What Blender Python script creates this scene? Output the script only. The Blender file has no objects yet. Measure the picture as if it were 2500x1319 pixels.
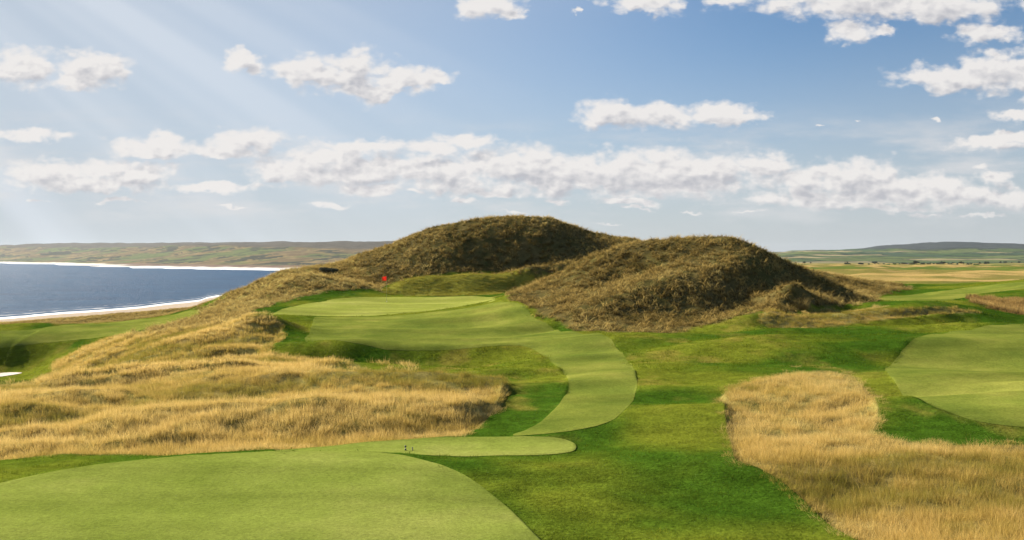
import bpy, math, random, time
import numpy as np
T0 = time.time(); HAZE = 1.6e-5
random.seed(7)
rng = np.random.default_rng(11)
C = bpy.context.scene.collection
F = 2165.0; CX = 1250.0; HOR = 630.0; CZ = 25.0      # focal (px of the 2500 px photo), eye height above the sea

# ------------------------------------------------------------------ helpers
def tag(o, label=None, cat=None, group=None, kind=None):
    if label: o['label'] = label
    if cat: o['category'] = cat
    if group: o['group'] = group
    if kind: o['kind'] = kind
    return o

def mesh_np(name, co, faces, mat=None, smooth=True, parent=None):
    """co (n,3) float, faces: (m,k) int array or list of lists"""
    me = bpy.data.meshes.new(name)
    co = np.asarray(co, np.float32)
    if isinstance(faces, np.ndarray):
        k = faces.shape[1]
        me.vertices.add(len(co)); me.vertices.foreach_set('co', co.ravel())
        me.loops.add(faces.size); me.loops.foreach_set('vertex_index', faces.astype(np.int32).ravel())
        me.polygons.add(len(faces)); me.polygons.foreach_set('loop_start', np.arange(0, faces.size, k, dtype=np.int32))
        me.update(calc_edges=True)
    else:
        me.from_pydata([tuple(c) for c in co], [], faces); me.update()
    me.polygons.foreach_set('use_smooth', np.full(len(me.polygons), smooth))
    if mat: me.materials.append(mat)
    o = bpy.data.objects.new(name, me); C.objects.link(o)
    if parent: o.parent = parent
    return o

def set_col(me, cols, name='Col'):
    a = me.color_attributes.new(name, 'FLOAT_COLOR', 'POINT')
    c = np.ones((len(cols), 4), np.float32); c[:, :3] = cols
    a.data.foreach_set('color', c.ravel())

def hash2(ix, iy, s):
    n = (ix.astype(np.int64) * 374761393 + iy.astype(np.int64) * 668265263 + s * 974634777) & 0xffffffff
    n = ((n ^ (n >> 13)) * 1274126177) & 0xffffffff
    n = (n ^ (n >> 16)) & 0xffffffff
    return n / 4294967295.0
def vnoise(x, y, s=0):
    ix = np.floor(x); iy = np.floor(y); fx = x - ix; fy = y - iy
    fx = fx * fx * fx * (fx * (fx * 6 - 15) + 10); fy = fy * fy * fy * (fy * (fy * 6 - 15) + 10)
    a = hash2(ix, iy, s); b = hash2(ix + 1, iy, s); c = hash2(ix, iy + 1, s); d = hash2(ix + 1, iy + 1, s)
    return (a * (1 - fx) + b * fx) * (1 - fy) + (c * (1 - fx) + d * fx) * fy
def fbm(x, y, s=0, o=4):
    v = 0; a = .5; t = 0
    for i in range(o):
        v = v + a * vnoise(x * 1.0 + 17.3 * i, y + 9.1 * i, s + i); t += a
        a *= .5; x, y = (x * .8 - y * .6) * 2.03, (x * .6 + y * .8) * 2.03
    return v / t
def sstep(e0, e1, x):
    t = np.clip((x - e0) / (e1 - e0), 0, 1); return t * t * (3 - 2 * t)
def mix(a, b, t):
    t = np.asarray(t)[..., None]; return a * (1 - t) + b * t

# ------------------------------------------------------------------ terrain: surveyed points (bearing, elevation, distance) -> smooth height field
L = [
 # foreground tees and the low ground between
 [(-900,0,10,19.0),(0,0,10,19.0),(1250,0,10,19.0),(2500,0,10,18.8),(3400,0,10,18.8)],
 [(-900,0,19,18.9),(0,0,19,19.0),(1250,0,19,19.0),(1450,0,19,18.8),(2500,0,19,18.7),(3400,0,19,18.6)],
 [(-900,0,23.5,18.8),(0,0,23.5,18.95),(1000,0,24,19.0),(1300,0,24,18.8),(1800,0,24,18.6),(2500,0,24,18.7),(3400,0,24,18.7)],
 [(-900,1230,27.2),(0,1135,26.6),(400,1113,27.2),(700,1105,27.4),(900,1109,27.2),(1100,1122,26.9),(1400,1132,26.6),(1800,1120,27),(2300,1110,27.4),(3000,1110,27.4)],
 [(-900,1190,28.8),(0,1118,28.8),(400,1104,29),(700,1102,28.6),(900,1104,28.7),(1100,1114,28.7),(1380,1103,28.9),(1500,1100,29),(2000,1095,29),(3000,1085,29)],
 [(-900,1130,31),(0,1085,31.5),(400,1080,31.5),(700,1076,31.6),(900,1071,31.8),(1130,1069,31.9),(1320,1069,31.9),(1420,1080,31.6),(1600,1063,32),(2000,1050,32),(2500,1036,32),(3000,1036,32)],
 # left rough, hummocks
 [(-900,1060,34),(0,1040,34.5),(300,1035,34.5),(600,1040,34.5),(900,1040,34.5),(1150,1046,34.5),(1300,1052,33.5),(1450,1045,33.2),(1700,1020,34.5),(2100,1008,34.5),(2600,1000,34)],
 [(-900,1000,39),(0,985,40),(300,975,41),(600,968,40.5),(850,950,41),(1050,948,41.5),(1180,962,41),(1260,985,39.5),(1360,980,39),(1500,975,39),(1700,958,40.5),(2000,945,41),(2400,945,41),(3000,945,41)],
 [(-900,962,46),(0,950,47),(300,925,49),(600,905,50),(800,892,48),(1000,888,48),(1180,900,47.5),(1260,918,46.5),(1380,920,45.5),(1500,908,47),(1700,905,48),(1950,890,49),(2100,898,48.5),(2300,905,46),(3000,905,46)],
 [(-900,940,58),(0,932,62),(200,900,64),(450,880,62),(640,868,60),(760,888,57),(950,886,56),(1150,886,56),(1350,866,57.5),(1500,856,58),(1700,850,58),(2000,845,58),(2300,842,58.5),(3000,842,59)],
 [(700,862,63.6),(770,878,63.2),(850,886,63),(1000,884,63),(1150,872,63.2),(1280,858,63.8)],
 [(700,846,66),(850,849,65.2),(950,860,64.6),(1150,857,64.6),(1300,848,65.4),(1450,828,66),(1600,822,66),(2000,817,66.5),(2300,812,68),(3000,806,70)],
 # left valley, bunker and left fairway
 [(-900,0,73,13.2),(0,0,73,13.6),(100,0,74,14.2),(170,900,78),(300,862,74),(450,838,75),(600,822,74),(690,836,73),(745,836,72),(900,835,71),(1150,825,73),(1350,815,74)],
 [(-900,0,84,12.0),(0,0,84,12.1),(90,0,84,12.6)],[(-900,0,97,12.0),(0,0,97,12.0),(90,0,96,12.4)],[(-900,903,103.2),(0,903,103.2),(80,898,102.6),(130,882,102),(200,848,98),(340,822,88),(450,806,85),(560,789,81),(640,777,79),(690,788,80),(740,808,80)],
 [(-900,850,106),(0,847,106),(150,832,108),(300,818,108),(390,798,104),(500,776,97),(590,770,91),(660,767,93),(760,768,95),(950,765,96),(1050,758,97),(1150,748,98)],
 [(760,792,86),(900,800,84),(1100,795,84),(1250,790,82),(1330,800,80)],
 [(-900,818,135),(0,818,135),(200,806,137),(330,790,137),(430,773,135),(510,755,124),(600,742,112)],
 [(-900,800,165),(0,801,163),(200,793,163),(400,773,158),(480,757,152)],
 [(-900,784,195),(0,783,195),(130,771,195),(250,762,195),(350,754,195),(430,748,192),(490,742,188)],
 [(-900,0,250,5.0),(0,0,250,6.5),(300,0,260,7),(490,0,270,8),(600,0,250,9)],
 [(-900,0,310,1.8),(0,0,320,1.6),(300,0,375,1.6),(485,0,440,1.8),(640,0,600,2)],
 [(-900,0,345,0),(0,0,361,0),(130,0,392,0),(250,0,416,0),(300,0,428,0),(485,0,510,0),(600,0,640,0),(760,0,1000,0),(780,0,1500,0),(760,0,1960,0)],
 [(-900,0,420,-3),(0,0,450,-3),(300,0,540,-3),(450,0,650,-3),(640,0,900,-3),(690,0,1400,-3)],
 [(300,0,900,-3),(450,0,1150,-3),(560,0,1180,-3),(640,0,1180,-3),(690,0,1180,-2)],
 [(300,0,1400,-3),(450,0,1450,-3),(560,0,1500,-3),(640,0,1550,-3),(700,0,1650,-2)],
 [(-900,0,3000,-3),(0,0,2600,-3),(300,0,2000,-3),(500,0,1700,-3),(690,0,1800,-3)],
 [(-900,0,7000,0),(-400,0,6000,0),(0,0,4920,0),(250,0,3380,0),(400,0,2460,0),(550,0,2180,0),(700,0,2010,0),(800,0,1980,0)],
 [(0,0,5050,5),(250,0,3480,6),(400,0,2540,6),(550,0,2240,6),(700,0,2060,6)],
 [(-900,634,8000),(-400,634,6800),(0,634,5500),(250,638,3900),(400,642,2800),(560,645,2420),(700,648,2200),(860,640,2300)],
 [(-400,624,7300),(0,622,6200),(250,622,4900),(400,627,3700),(560,625,3200),(700,624,2900),(860,622,2900)],
 [(-900,606,8600),(-300,606,8200),(0,604,7200),(100,602,7100),(200,601,6800),(350,603,6000),(450,600,5400),(530,598,5000),(600,601,4700),(700,598,4300),(760,595,4100),(830,597,4000),(950,597,4000),(1250,600,4500),(1600,612,5500)],
 # putting green shelf, collar and mounds behind
 [(590,772,92),(650,755,98),(700,745,104),(780,734,110),(900,727,117),(1000,728,118),(1120,728,118),(1215,730,112),(1240,735,100)],
 [(640,748,103),(700,737,109),(800,714,118),(860,704,122),(925,714,122),(985,722,121),(1100,724,120),(1200,722,119),(1290,706,118)],
 [(925,700,125),(985,682,126),(1050,672,127),(1150,665,128),(1220,667,128),(1300,677,126),(1360,672,122)],
 [(925,696,130),(1000,686,132),(1150,676,133.5),(1300,680,133),(1400,664,128)],
 # left flank of the big dune
 [(540,742,128),(570,722,130),(600,705,132),(640,680,134),(690,660,136),(740,652,140),(780,648,146),(830,640,149),(870,624,150),(930,606,150),(960,595,150),(1000,577,150),(1040,561,150),(1100,548,149),(1180,536,149),(1250,529,149),(1320,530,149),(1370,543,149),(1420,563,149),(1480,579,148),(1530,588,146),(1600,600,145),(1700,630,145)],
 [(600,728,120),(660,706,121),(720,688,122),(770,668,126),(830,678,128),(880,690,126)],
 [(800,664,138),(870,655,140),(950,642,140),(1020,622,140),(1100,602,140.5),(1200,590,141),(1300,588,141),(1400,604,141),(1450,618,140)],
 [(540,0,165,13),(700,0,190,17),(1000,0,200,19),(1300,0,200,19),(1600,0,190,18.5),(1900,0,180,18.5)],
 # right dune
 [(1240,725,99),(1300,702,102),(1370,665,103),(1430,635,104),(1500,602,104),(1560,589,103),(1650,584,102),(1760,578,100),(1820,584,100),(1860,604,100),(1900,628,100),(1960,661,99),(2010,690,98),(2060,707,96),(2130,728,93)],
 [(1240,745,92),(1300,764,85),(1380,797,77),(1480,805,74),(1600,808,73.5),(1700,795,76),(1800,770,80),(1870,748,83)],
 [(1360,745,88),(1420,712,93),(1500,680,96),(1570,655,97),(1660,632,97),(1750,615,97)],
 [(1400,758,84),(1470,738,85),(1530,718,87),(1600,696,88),(1680,684,89),(1760,668,91),(1830,650,93)],
 [(1480,775,81),(1560,765,83.5),(1640,752,84.5),(1720,738,85.5),(1800,722,88),(1870,702,91)],
 [(1300,0,125,20),(1500,0,128,20.5),(1700,0,128,20.5),(1900,0,122,20),(2050,0,115,20)],
 # hollow with tuft right of the dune, grassy bank
 [(1885,742,80),(1925,722,82),(1955,712,83),(1985,716,84),(2010,722,86)],
 [(1960,764,82,19.7),(2010,766,82,19.6),(2060,757,84,19.8),(2120,748,86)],
 [(1860,768,75),(1940,768,76),(2050,761,77),(2200,759,77),(2340,761,77.2),(2390,773,76.6),(2440,794,74.6)],
 [(1700,815,70),(1900,800,71.5),(2050,802,71),(2200,803,70),(2330,806,69),(2440,806,69.5)],
 [(1880,790,73.8),(2000,788,74.4),(2200,787,74.8),(2270,796,75.0),(2350,799,75.3),(2400,802,74.2)],
 [(2100,752,87),(2200,748,87),(2300,742,88),(2350,736,90),(2410,764,86),(2500,800,76),(3000,802,76)],
 [(2060,742,98),(2150,736,102),(2250,728,106),(2340,722,110)],
 [(2380,742,93),(2450,762,89),(2520,778,86),(3000,780,86)],
 [(2380,728,101),(2450,735,99),(2520,742,98),(3000,744,98)],
 [(2230,722,122),(2300,712,121),(2400,700,120),(2500,686,119),(2700,672,119),(3100,672,119)],
 [(1950,655,135),(2000,662,136),(2060,675,136),(2110,686,135),(2160,697,134),(2210,706,133)],
 [(2040,708,120),(2100,716,118),(2170,717,122)],
 [(2050,690,190),(2200,703,165),(2300,700,175),(2420,693,190),(2700,690,190)],
 [(1300,0,300,18),(1900,0,300,18),(2200,678,300),(2500,672,300),(3100,670,300)],
 [(900,0,600,15),(1300,0,700,15),(1900,0,700,15),(2200,660,700),(2500,655,700),(3100,655,700)],
 [(900,0,1200,14),(1300,0,1500,15),(1900,648,1500),(2200,648,1500),(2500,644,1500),(3100,644,1500)],
 [(1300,0,3000,20),(1900,640,3000),(2200,638,3000),(2500,633,3000),(3100,633,3000)],
 [(1800,628,5500),(2000,622,5400),(2150,613,5200),(2300,606,5200),(2500,608,5200),(2900,615,5200)],
 [(1700,620,8000),(1900,621,8000),(2000,616,7700),(2080,609,7600),(2150,603,7500),(2250,595,7500),(2330,592,7500),(2420,594,7500),(2500,599,7500),(2700,610,7500),(3100,618,7500)],
]
def pt(px, py, Y, z=None):
    a = (px - CX) / F
    if z is None: z = CZ - (py - HOR) / F * Y
    return math.atan(a), math.log(Y * math.sqrt(1 + a * a)), z
ctrl = []
for line in L:
    for i in range(len(line)):
        p = line[i]
        ctrl.append(pt(*p))
        if i + 1 < len(line):
            q = line[i + 1]
            za = pt(*p)[2]; zb = pt(*q)[2]
            n = int(abs(q[0] - p[0]) / 130)
            for k in range(1, n + 1):
                t = k / (n + 1)
                ctrl.append(pt(p[0] + (q[0] - p[0]) * t, 0, math.exp(math.log(p[2]) * (1 - t) + math.log(q[2]) * t), za * (1 - t) + zb * t))
ctrl = np.array(ctrl)
# height normalised by distance so that near and far relief weigh alike
P = ctrl[:, :2]; r_c = np.exp(ctrl[:, 1])
ref = CZ - 6.0
V = (ctrl[:, 2] - ref) / r_c
CK = 0.015
def kern(d2): return np.sqrt(d2 + CK * CK)
D2 = (P[:, None, 0] - P[None, :, 0]) ** 2 + (P[:, None, 1] - P[None, :, 1]) ** 2
W = np.linalg.solve(kern(D2) + np.eye(len(P)) * -1e-4, V - V.mean())
Vm = V.mean()
th_c = np.arange(-0.62, 0.6201, 0.0031); lr_c = np.concatenate([np.arange(math.log(9), math.log(260), 0.010), np.arange(math.log(260), math.log(9500), 0.022)])
TT, RR = np.meshgrid(th_c, lr_c)
Q = np.stack([TT.ravel(), RR.ravel()], 1)
out = np.empty(len(Q))
for i in range(0, len(Q), 8000):
    q = Q[i:i + 8000]
    out[i:i + 8000] = kern((q[:, None, 0] - P[None, :, 0]) ** 2 + (q[:, None, 1] - P[None, :, 1]) ** 2) @ W
Hc = (out + Vm).reshape(TT.shape)
print('rbf', len(P), time.time() - T0)

def base_h(th, lr):
    """bilinear height from the coarse table"""
    t = np.clip((th - th_c[0]) / 0.0031, 0, len(th_c) - 1.001)
    k = np.clip(np.interp(lr, lr_c, np.arange(len(lr_c))), 0, len(lr_c) - 1.001)
    i = t.astype(int); j = k.astype(int); ft = t - i; fk = k - j
    v = (Hc[j, i] * (1 - ft) + Hc[j, i + 1] * ft) * (1 - fk) + (Hc[j + 1, i] * (1 - ft) + Hc[j + 1, i + 1] * ft) * fk
    return ref + v * np.exp(lr)

# mesh grid round the viewpoint (fine over the links, coarse behind)
th = np.concatenate([np.linspace(-math.pi, -0.66, 46), np.arange(-0.60, 0.6001, 0.00145), np.linspace(0.66, math.pi, 46)])
lr = np.concatenate([np.linspace(math.log(1.5), math.log(13), 12), np.arange(math.log(13.5), math.log(60), 0.0062), np.arange(math.log(60), math.log(240), 0.0052), np.arange(math.log(240), math.log(9000), 0.013)])
TH, LR = np.meshgrid(th, lr)
R = np.exp(LR); X = R * np.sin(TH); Y = R * np.cos(TH)
Z0 = base_h(TH, LR)
PXg = CX + F * np.tan(np.clip(TH, -1.2, 1.2))
PYr = HOR + (CZ - Z0) / np.maximum(Y, .5) * F
PYr = np.where(np.abs(TH) < 1.2, PYr, 4000)
PYg = np.minimum.accumulate(PYr, axis=0)

def sdf_poly(px, py, poly, pad=90):
    """signed distance (photo px, + inside)"""
    poly = np.array(poly, float); out = np.full(px.shape, -1e3)
    m = (px > poly[:, 0].min() - pad) & (px < poly[:, 0].max() + pad) & (py > poly[:, 1].min() - pad) & (py < poly[:, 1].max() + pad)
    x = px[m]; y = py[m]; d = np.full(x.shape, 1e9); ins = np.zeros(x.shape, bool)
    for i in range(len(poly)):
        ax, ay = poly[i]; bx, by = poly[(i + 1) % len(poly)]
        ex, ey = bx - ax, by - ay
        t = np.clip(((x - ax) * ex + (y - ay) * ey) / (ex * ex + ey * ey + 1e-9), 0, 1)
        d = np.minimum(d, (x - ax - ex * t) ** 2 + (y - ay - ey * t) ** 2)
        c = ((ay > y) != (by > y)) & (x < ex * (y - ay) / (ey + 1e-12) + ax)
        ins ^= c
    s = np.sqrt(d); out[m] = np.where(ins, s, -s)
    return out
def smooth_poly(poly, it=2):
    p = np.array(poly, float)
    for _ in range(it):
        n = np.roll(p, -1, 0); q = np.empty((2 * len(p), 2)); q[0::2] = .75 * p + .25 * n; q[1::2] = .25 * p + .75 * n; p = q
    return p

# ---- mown surfaces: outline seen from the tee, distance window
MOWN = {
 'tee_box': (smooth_poly([(-700,1500),(-700,1330),(-250,1245),(0,1181),(150,1146),(330,1122),(520,1108),(700,1104),(850,1105),(950,1110),(1060,1130),(1140,1163),(1220,1220),(1290,1285),(1345,1340),(1400,1500)]), 12, 30),
 'tee_box.001': (smooth_poly([(640,1106),(760,1092),(900,1080),(1050,1072),(1200,1069),(1330,1069),(1390,1077),(1412,1093),(1395,1107),(1300,1113),(1100,1117),(1000,1115),(900,1107),(760,1103)]), 27.5, 33),
 'putting_green': (smooth_poly([(648,772),(700,748),(780,734),(850,729),(920,727),(1050,728.5),(1150,728),(1225,729),(1170,742),(1110,752),(1030,760),(940,766),(850,768),(760,766),(700,768)]), 90, 121),
 'fairway': (smooth_poly([(770,770),(850,772),(940,770),(1030,764),(1110,756),(1170,746),(1222,734),(1270,745),(1310,770),(1350,792),(1400,812),(1470,822),(1520,848),(1546,880),(1558,920),(1548,960),(1522,1005),(1490,1033),(1400,1055),(1320,1064),(1235,1069),(1290,1050),(1330,1022),(1368,965),(1392,925),(1380,890),(1345,863),(1280,852),(1200,853),(1150,858),(1050,864),(950,862),(880,850),(800,840),(735,840),(758,812),(762,788)]), 31, 99.5),
 'fairway.001': (smooth_poly([(-700,848),(0,846),(80,838),(150,829),(250,823),(320,815),(380,798),(440,782),(500,762),(470,759),(400,774),(300,785),(200,794),(0,802),(-700,806)]), 100, 172),
 'putting_green.001': (smooth_poly([(2600,806),(2450,810),(2350,818),(2260,836),(2190,860),(2158,885),(2165,910),(2195,945),(2240,978),(2300,1008),(2380,1030),(2470,1038),(2600,1038),(3200,1038),(3200,806)]), 31, 74),
 'fairway.002': (smooth_poly([(2190,722),(2260,714),(2330,706),(2420,693),(2520,682),(2900,668),(3100,675),(2520,700),(2440,712),(2380,722),(2350,732),(2300,736),(2200,742),(2120,746),(2060,742),(2100,735)]), 95, 128),
}
wob_ = (fbm(X * 1.3, Y * 1.3, 300, 3) - .5) * 1.8 + (vnoise(X * .35, Y * .35, 305) - .5) * 1.2
MOWN_S = {k: wob_ + np.where((Y > v[1]) & (Y < v[2]), sdf_poly(PXg, PYg, v[0]), -1e3) for k, v in MOWN.items()}
# ---- long-grass areas: outline, distance window, ground drop under the grass
TALL = {
 'meadow_left': ([(-700,936),(0,932),(90,926),(128,905),(155,852),(230,824),(340,814),(450,798),(560,780),(640,775),(690,795),(692,835),(650,860),(720,868),(770,884),(830,888),(1000,885),(1120,893),(1228,905),(1240,925),(1220,985),(1168,1045),(1125,1066),(900,1083),(700,1100),(500,1106),(330,1103),(150,1107),(0,1122),(-700,1250)], 28.5, 100, .35),
 'flank': ([(310,822),(400,788),(500,755),(550,728),(590,690),(660,655),(740,630),(860,625),(890,660),(940,690),(930,706),(860,702),(790,712),(700,733),(640,748),(590,775),(500,795),(430,808)], 84, 178, .3),
 'big_dune': ([(730,642),(800,620),(950,540),(1250,480),(1600,540),(1640,700),(1400,700),(1330,684),(1290,674),(1200,664),(1100,667),(1000,677),(945,692),(880,690),(800,672)], 124, 200, .08),
 'right_dune': ([(1236,726),(1300,690),(1370,640),(1430,600),(1560,540),(1800,540),(1900,590),(1960,640),(2060,690),(2150,725),(2140,742),(2060,755),(1960,748),(1940,765),(1890,752),(1800,770),(1750,787),(1680,803),(1580,811),(1480,805),(1400,797),(1340,770),(1280,748)], 72, 126, .12),
 'bank': ([(1850,775),(1880,745),(1930,765),(2050,757),(2200,755),(2340,757),(2395,772),(2330,772),(2240,782),(2050,796),(1950,798),(1880,795)], 69, 83, .1),
 'small_dune': ([(1930,620),(2000,640),(2100,665),(2225,704),(2160,716),(2080,719),(2040,712),(1980,690)], 115, 160, .3),
 'meadow_right': ([(1757,955),(1800,933),(1870,912),(1950,897),(2040,897),(2090,920),(2130,960),(2146,1010),(2132,1060),(2200,1075),(2320,1086),(2500,1080),(3200,1080),(3200,1500),(2200,1500),(2110,1325),(2020,1275),(1950,1215),(1900,1170),(1850,1145),(1795,1125),(1775,1050),(1768,985)], 13, 52, .15),
 'heather': ([(2345,726),(2400,731),(2520,738),(3100,742),(3100,805),(2520,778),(2440,765),(2390,745)], 84, 104, .1),
 'shore_ridge': ([(-700,812),(0,803),(200,795),(400,774),(470,757),(520,738),(500,715),(0,750),(-700,760)], 166, 235, .75),
 'mound': ([(925,712),(960,690),(1050,660),(1200,650),(1330,665),(1420,655),(1420,690),(1330,700),(1270,717),(1200,724),(1100,724),(1000,722)], 117, 131, .1),
}
TALL_S = {k: np.where((Y > v[1]) & (Y < v[2]), sdf_poly(PXg, PYg, v[0]), -1e3) for k, v in TALL.items()}
tall_any = np.max(np.stack(list(TALL_S.values())), 0)
mown_any = np.max(np.stack(list(MOWN_S.values())), 0)
print('zones', time.time() - T0)

# ---- relief detail
inner = (np.abs(TH) < 0.61)
near = 1 - sstep(230, 420, R)
dz = np.zeros_like(Z0)
soft = sstep(-2, 14, tall_any) * (1 - sstep(-4, 1, mown_any))
dune = sstep(0, 25, np.maximum.reduce([TALL_S['big_dune'], TALL_S['right_dune'], TALL_S['flank'], TALL_S['small_dune']]))
dz += soft * near * (fbm(X * .22, Y * .12, 3, 3) - .5) * .5
lawn = near * (1 - soft) * sstep(31, 44, R) * (Y > 0)
dz += lawn * (fbm(X * .045 + 2, Y * .12, 23, 3) - .5) * 1.9 * (1 - .65 * sstep(86, 92, Y) * (X > -60))
dz += dune * ((fbm(X * .45, Y * .45, 5, 4) - .5) * .55)
md = sstep(0, 45, TALL_S['meadow_left']) * (1 - sstep(60, 100, Y) * .3)
md2 = sstep(-5, 70, TALL_S['meadow_right'])
dz += md2 * (fbm(X * .12 + 7, Y * .30 - X * .05, 18, 3) - .5) * .8
dz += md * (fbm(X * .09 + Y * .03, Y * .26 - X * .05, 8, 3) - .5) * 2.4
rough = (1 - soft) * near * (1 - sstep(-6, 4, mown_any))
dz += rough * (fbm(X * .25, Y * .25, 13, 3) - .5) * .30
dz += near * (1 - soft) * (fbm(X * .07, Y * .10, 21, 2) - .5) * .35 * sstep(18, 40, R)
for k, v in TALL.items():
    dz -= v[3] * sstep(-2, 18, TALL_S[k])
# far relief
dz += sstep(230, 420, R) * (1 - sstep(1500, 2600, R)) * (TH > -.1) * (fbm(X * .02, Y * .02, 33, 4) - .5) * 7
farm = sstep(600, 2500, R) * sstep(3, 30, Z0)
dz += farm * (fbm(X * .004, Y * .0022, 31, 5) - .5) * 40 * sstep(1500, 5000, R)
Z = np.where(inner, Z0 + dz, Z0)
# behind and beside the camera the ground just rolls on
side = sstep(0.62, 0.9, np.abs(TH)); Zf = 18.7 + (fbm(X * .01, Y * .01, 40, 3) - .5) * 3 * sstep(20, 100, R)
Zf = np.where(X < -150, np.minimum(Zf, 18.7 - (-150 - X) * .09), Zf); Zf = np.maximum(Zf, -4)
Z = Z * (1 - side) + Zf * side
n_r, n_t = Z.shape

def height(x, y):
    r = np.hypot(x, y); t = np.arctan2(x, y)
    i = np.clip(np.interp(t, th, np.arange(n_t)), 0, n_t - 1.001); j = np.clip(np.interp(np.log(r), lr, np.arange(n_r)), 0, n_r - 1.001)
    a = i.astype(int); b = j.astype(int); fa = i - a; fb = j - b
    return (Z[b, a] * (1 - fa) + Z[b, a + 1] * fa) * (1 - fb) + (Z[b + 1, a] * (1 - fa) + Z[b + 1, a + 1] * fa) * fb
def field(A, x, y):
    r = np.hypot(x, y); t = np.arctan2(x, y)
    i = np.clip(np.rint(np.interp(t, th, np.arange(n_t))).astype(int), 0, n_t - 1); j = np.clip(np.rint(np.interp(np.log(r), lr, np.arange(n_r))).astype(int), 0, n_r - 1)
    return A[j, i]

# ---- ground colour (albedo of what grows there)
def c(*a): return np.array(a, float)
n1 = fbm(X * .12, Y * .12, 50, 4); n2 = fbm(X * .5, Y * .35, 51, 4); n3 = fbm(X * .03, Y * .05, 52, 3)
grass = mix(c(.040,.085,.007), c(.125,.145,.014), sstep(.36, .68, n1))
grass = mix(grass, c(.22,.17,.035), sstep(.52, .8, n2) * .55 * sstep(.35, .65, n3))
col = grass
# plain beyond the links: bands of dry and green grass
band = .6 * fbm(X * .005 + 3, Y * .016, 60, 4) + .4 * fbm(X * .03, Y * .03, 61, 4)
plain = mix(c(.11,.12,.025), c(.34,.23,.085), sstep(.46, .58, band))
yw = Y * (1 + .5 * (band - .5)) + X * .05
gold_band = sstep(.43, .57, band + .16 * sstep(250, 290, yw) * (1 - sstep(430, 500, yw)) - .16 * sstep(470, 520, yw) * (1 - sstep(760, 850, yw)) + .04 * sstep(850, 900, yw))
plain = mix(c(.10,.13,.025), mix(c(.17,.15,.04), c(.36,.25,.09), sstep(.35, .6, fbm(X * .05, Y * .02, 62, 4))), gold_band)
col = mix(col, plain, sstep(150, 260, R))
under = mix(c(.13,.095,.035), c(.08,.075,.022), n2)
col = mix(col, under, sstep(-3, 5, tall_any + (n2 - .5) * 12))
col = mix(col, mix(c(.30,.21,.075), c(.14,.15,.035), n2), sstep(-3, 5, np.maximum.reduce([TALL_S['meadow_left'], TALL_S['meadow_right'], TALL_S['bank'], TALL_S['flank']]) + (n2 - .5) * 12))
col = mix(col, c(.20,.19,.03), sstep(-2, 4, TALL_S['mound']))
# beach
beach = (Z < 3.2) & (R < 2300) & (R > 250)
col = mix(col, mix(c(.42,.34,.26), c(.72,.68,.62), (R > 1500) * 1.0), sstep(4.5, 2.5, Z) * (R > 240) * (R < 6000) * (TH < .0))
# the far shore: moor, pasture and dark gorse
fx = X * .0016; fy = Y * .0006
h1 = fbm(fx * 4, fy * 4.0, 70, 5); h2 = fbm(fx * 9 + 5, fy * 9, 71, 4); h3 = fbm(fx * 1.3, fy * 2, 72, 3)
moor = mix(c(.12,.085,.04), c(.22,.16,.06), sstep(.35, .65, h2))
moor = mix(moor, c(.085,.11,.03), sstep(.46, .56, h1))
moor = mix(moor, c(.03,.035,.022), sstep(.56, .62, h2))
zrel = HOR - PYr   # height of the slope above the shore, as an angle
moor = mix(moor, c(.07,.06,.045), sstep(23, 27, zrel) * (TH < -.1))
farL = sstep(1700, 2200, R) * (TH < 0.02)
col = mix(col, moor, farL * sstep(3, 6, Z))
col = mix(col, c(.16,.105,.075), farL * sstep(9, 5, Z) * sstep(1, 3, Z) * sstep(-.44, -.40, TH))
# right hill: fields in strips with hedges, heather top
u = X * .0028 + .5 * vnoise(X * .001, Y * .0006, 80); v = Y * .0019 + .35 * vnoise(X * .0008, Y * .0008, 81)
row = np.floor(v * 1.7); uu = u + row * .37; cell = np.floor(uu)
cr = hash2(cell, row, 90)
fld = mix(c(.05,.085,.03), c(.095,.12,.04), sstep(.2, .4, cr)); fld = mix(fld, c(.24,.20,.10), (cr > .58) * 1.0); fld = mix(fld, c(.045,.075,.04), (cr > .86) * 1.0)
hed = np.minimum(np.abs(uu - np.rint(uu)) / .04, np.abs(v * 1.7 - np.rint(v * 1.7)) / .10)
fld = mix(fld, c(.03,.045,.025), sstep(1.0, .6, hed))
top = sstep(19, 21.5, zrel + 5 * (h3 - .5) + 5 * (hash2(np.floor(u * .9), np.floor(v * 1.7), 97) - .5) * (R < 6600))
fld = mix(fld, c(.035,.042,.04), top)
farR = sstep(2300, 2700, R) * (TH > 0.02)
col = mix(col, fld, farR)
col = np.clip(col, .005, .9)

# ------------------------------------------------------------------ materials
def nm(name):
    m = bpy.data.materials.new(name); m.use_nodes = True; nt = m.node_tree
    return m, nt, nt.nodes['Principled BSDF'], nt.nodes, nt.links
def texpos(nt, scale=(1, 1, 1)):
    g = nt.nodes.new('ShaderNodeNewGeometry'); mp = nt.nodes.new('ShaderNodeMapping'); mp.inputs['Scale'].default_value = scale
    nt.links.new(g.outputs['Position'], mp.inputs['Vector']); return mp.outputs['Vector']
def noise(nt, vec, scale, detail=4, rough=.55):
    n = nt.nodes.new('ShaderNodeTexNoise'); n.inputs['Scale'].default_value = scale; n.inputs['Detail'].default_value = detail; n.inputs['Roughness'].default_value = rough
    nt.links.new(vec, n.inputs['Vector']); return n.outputs['Fac']
def ramp(nt, fac, stops):
    r = nt.nodes.new('ShaderNodeValToRGB'); e = r.color_ramp.elements
    while len(e) < len(stops): e.new(.5)
    for i, (p, cc) in enumerate(stops): e[i].position = p; e[i].color = (*cc, 1)
    nt.links.new(fac, r.inputs['Fac']); return r.outputs['Color']
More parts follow.
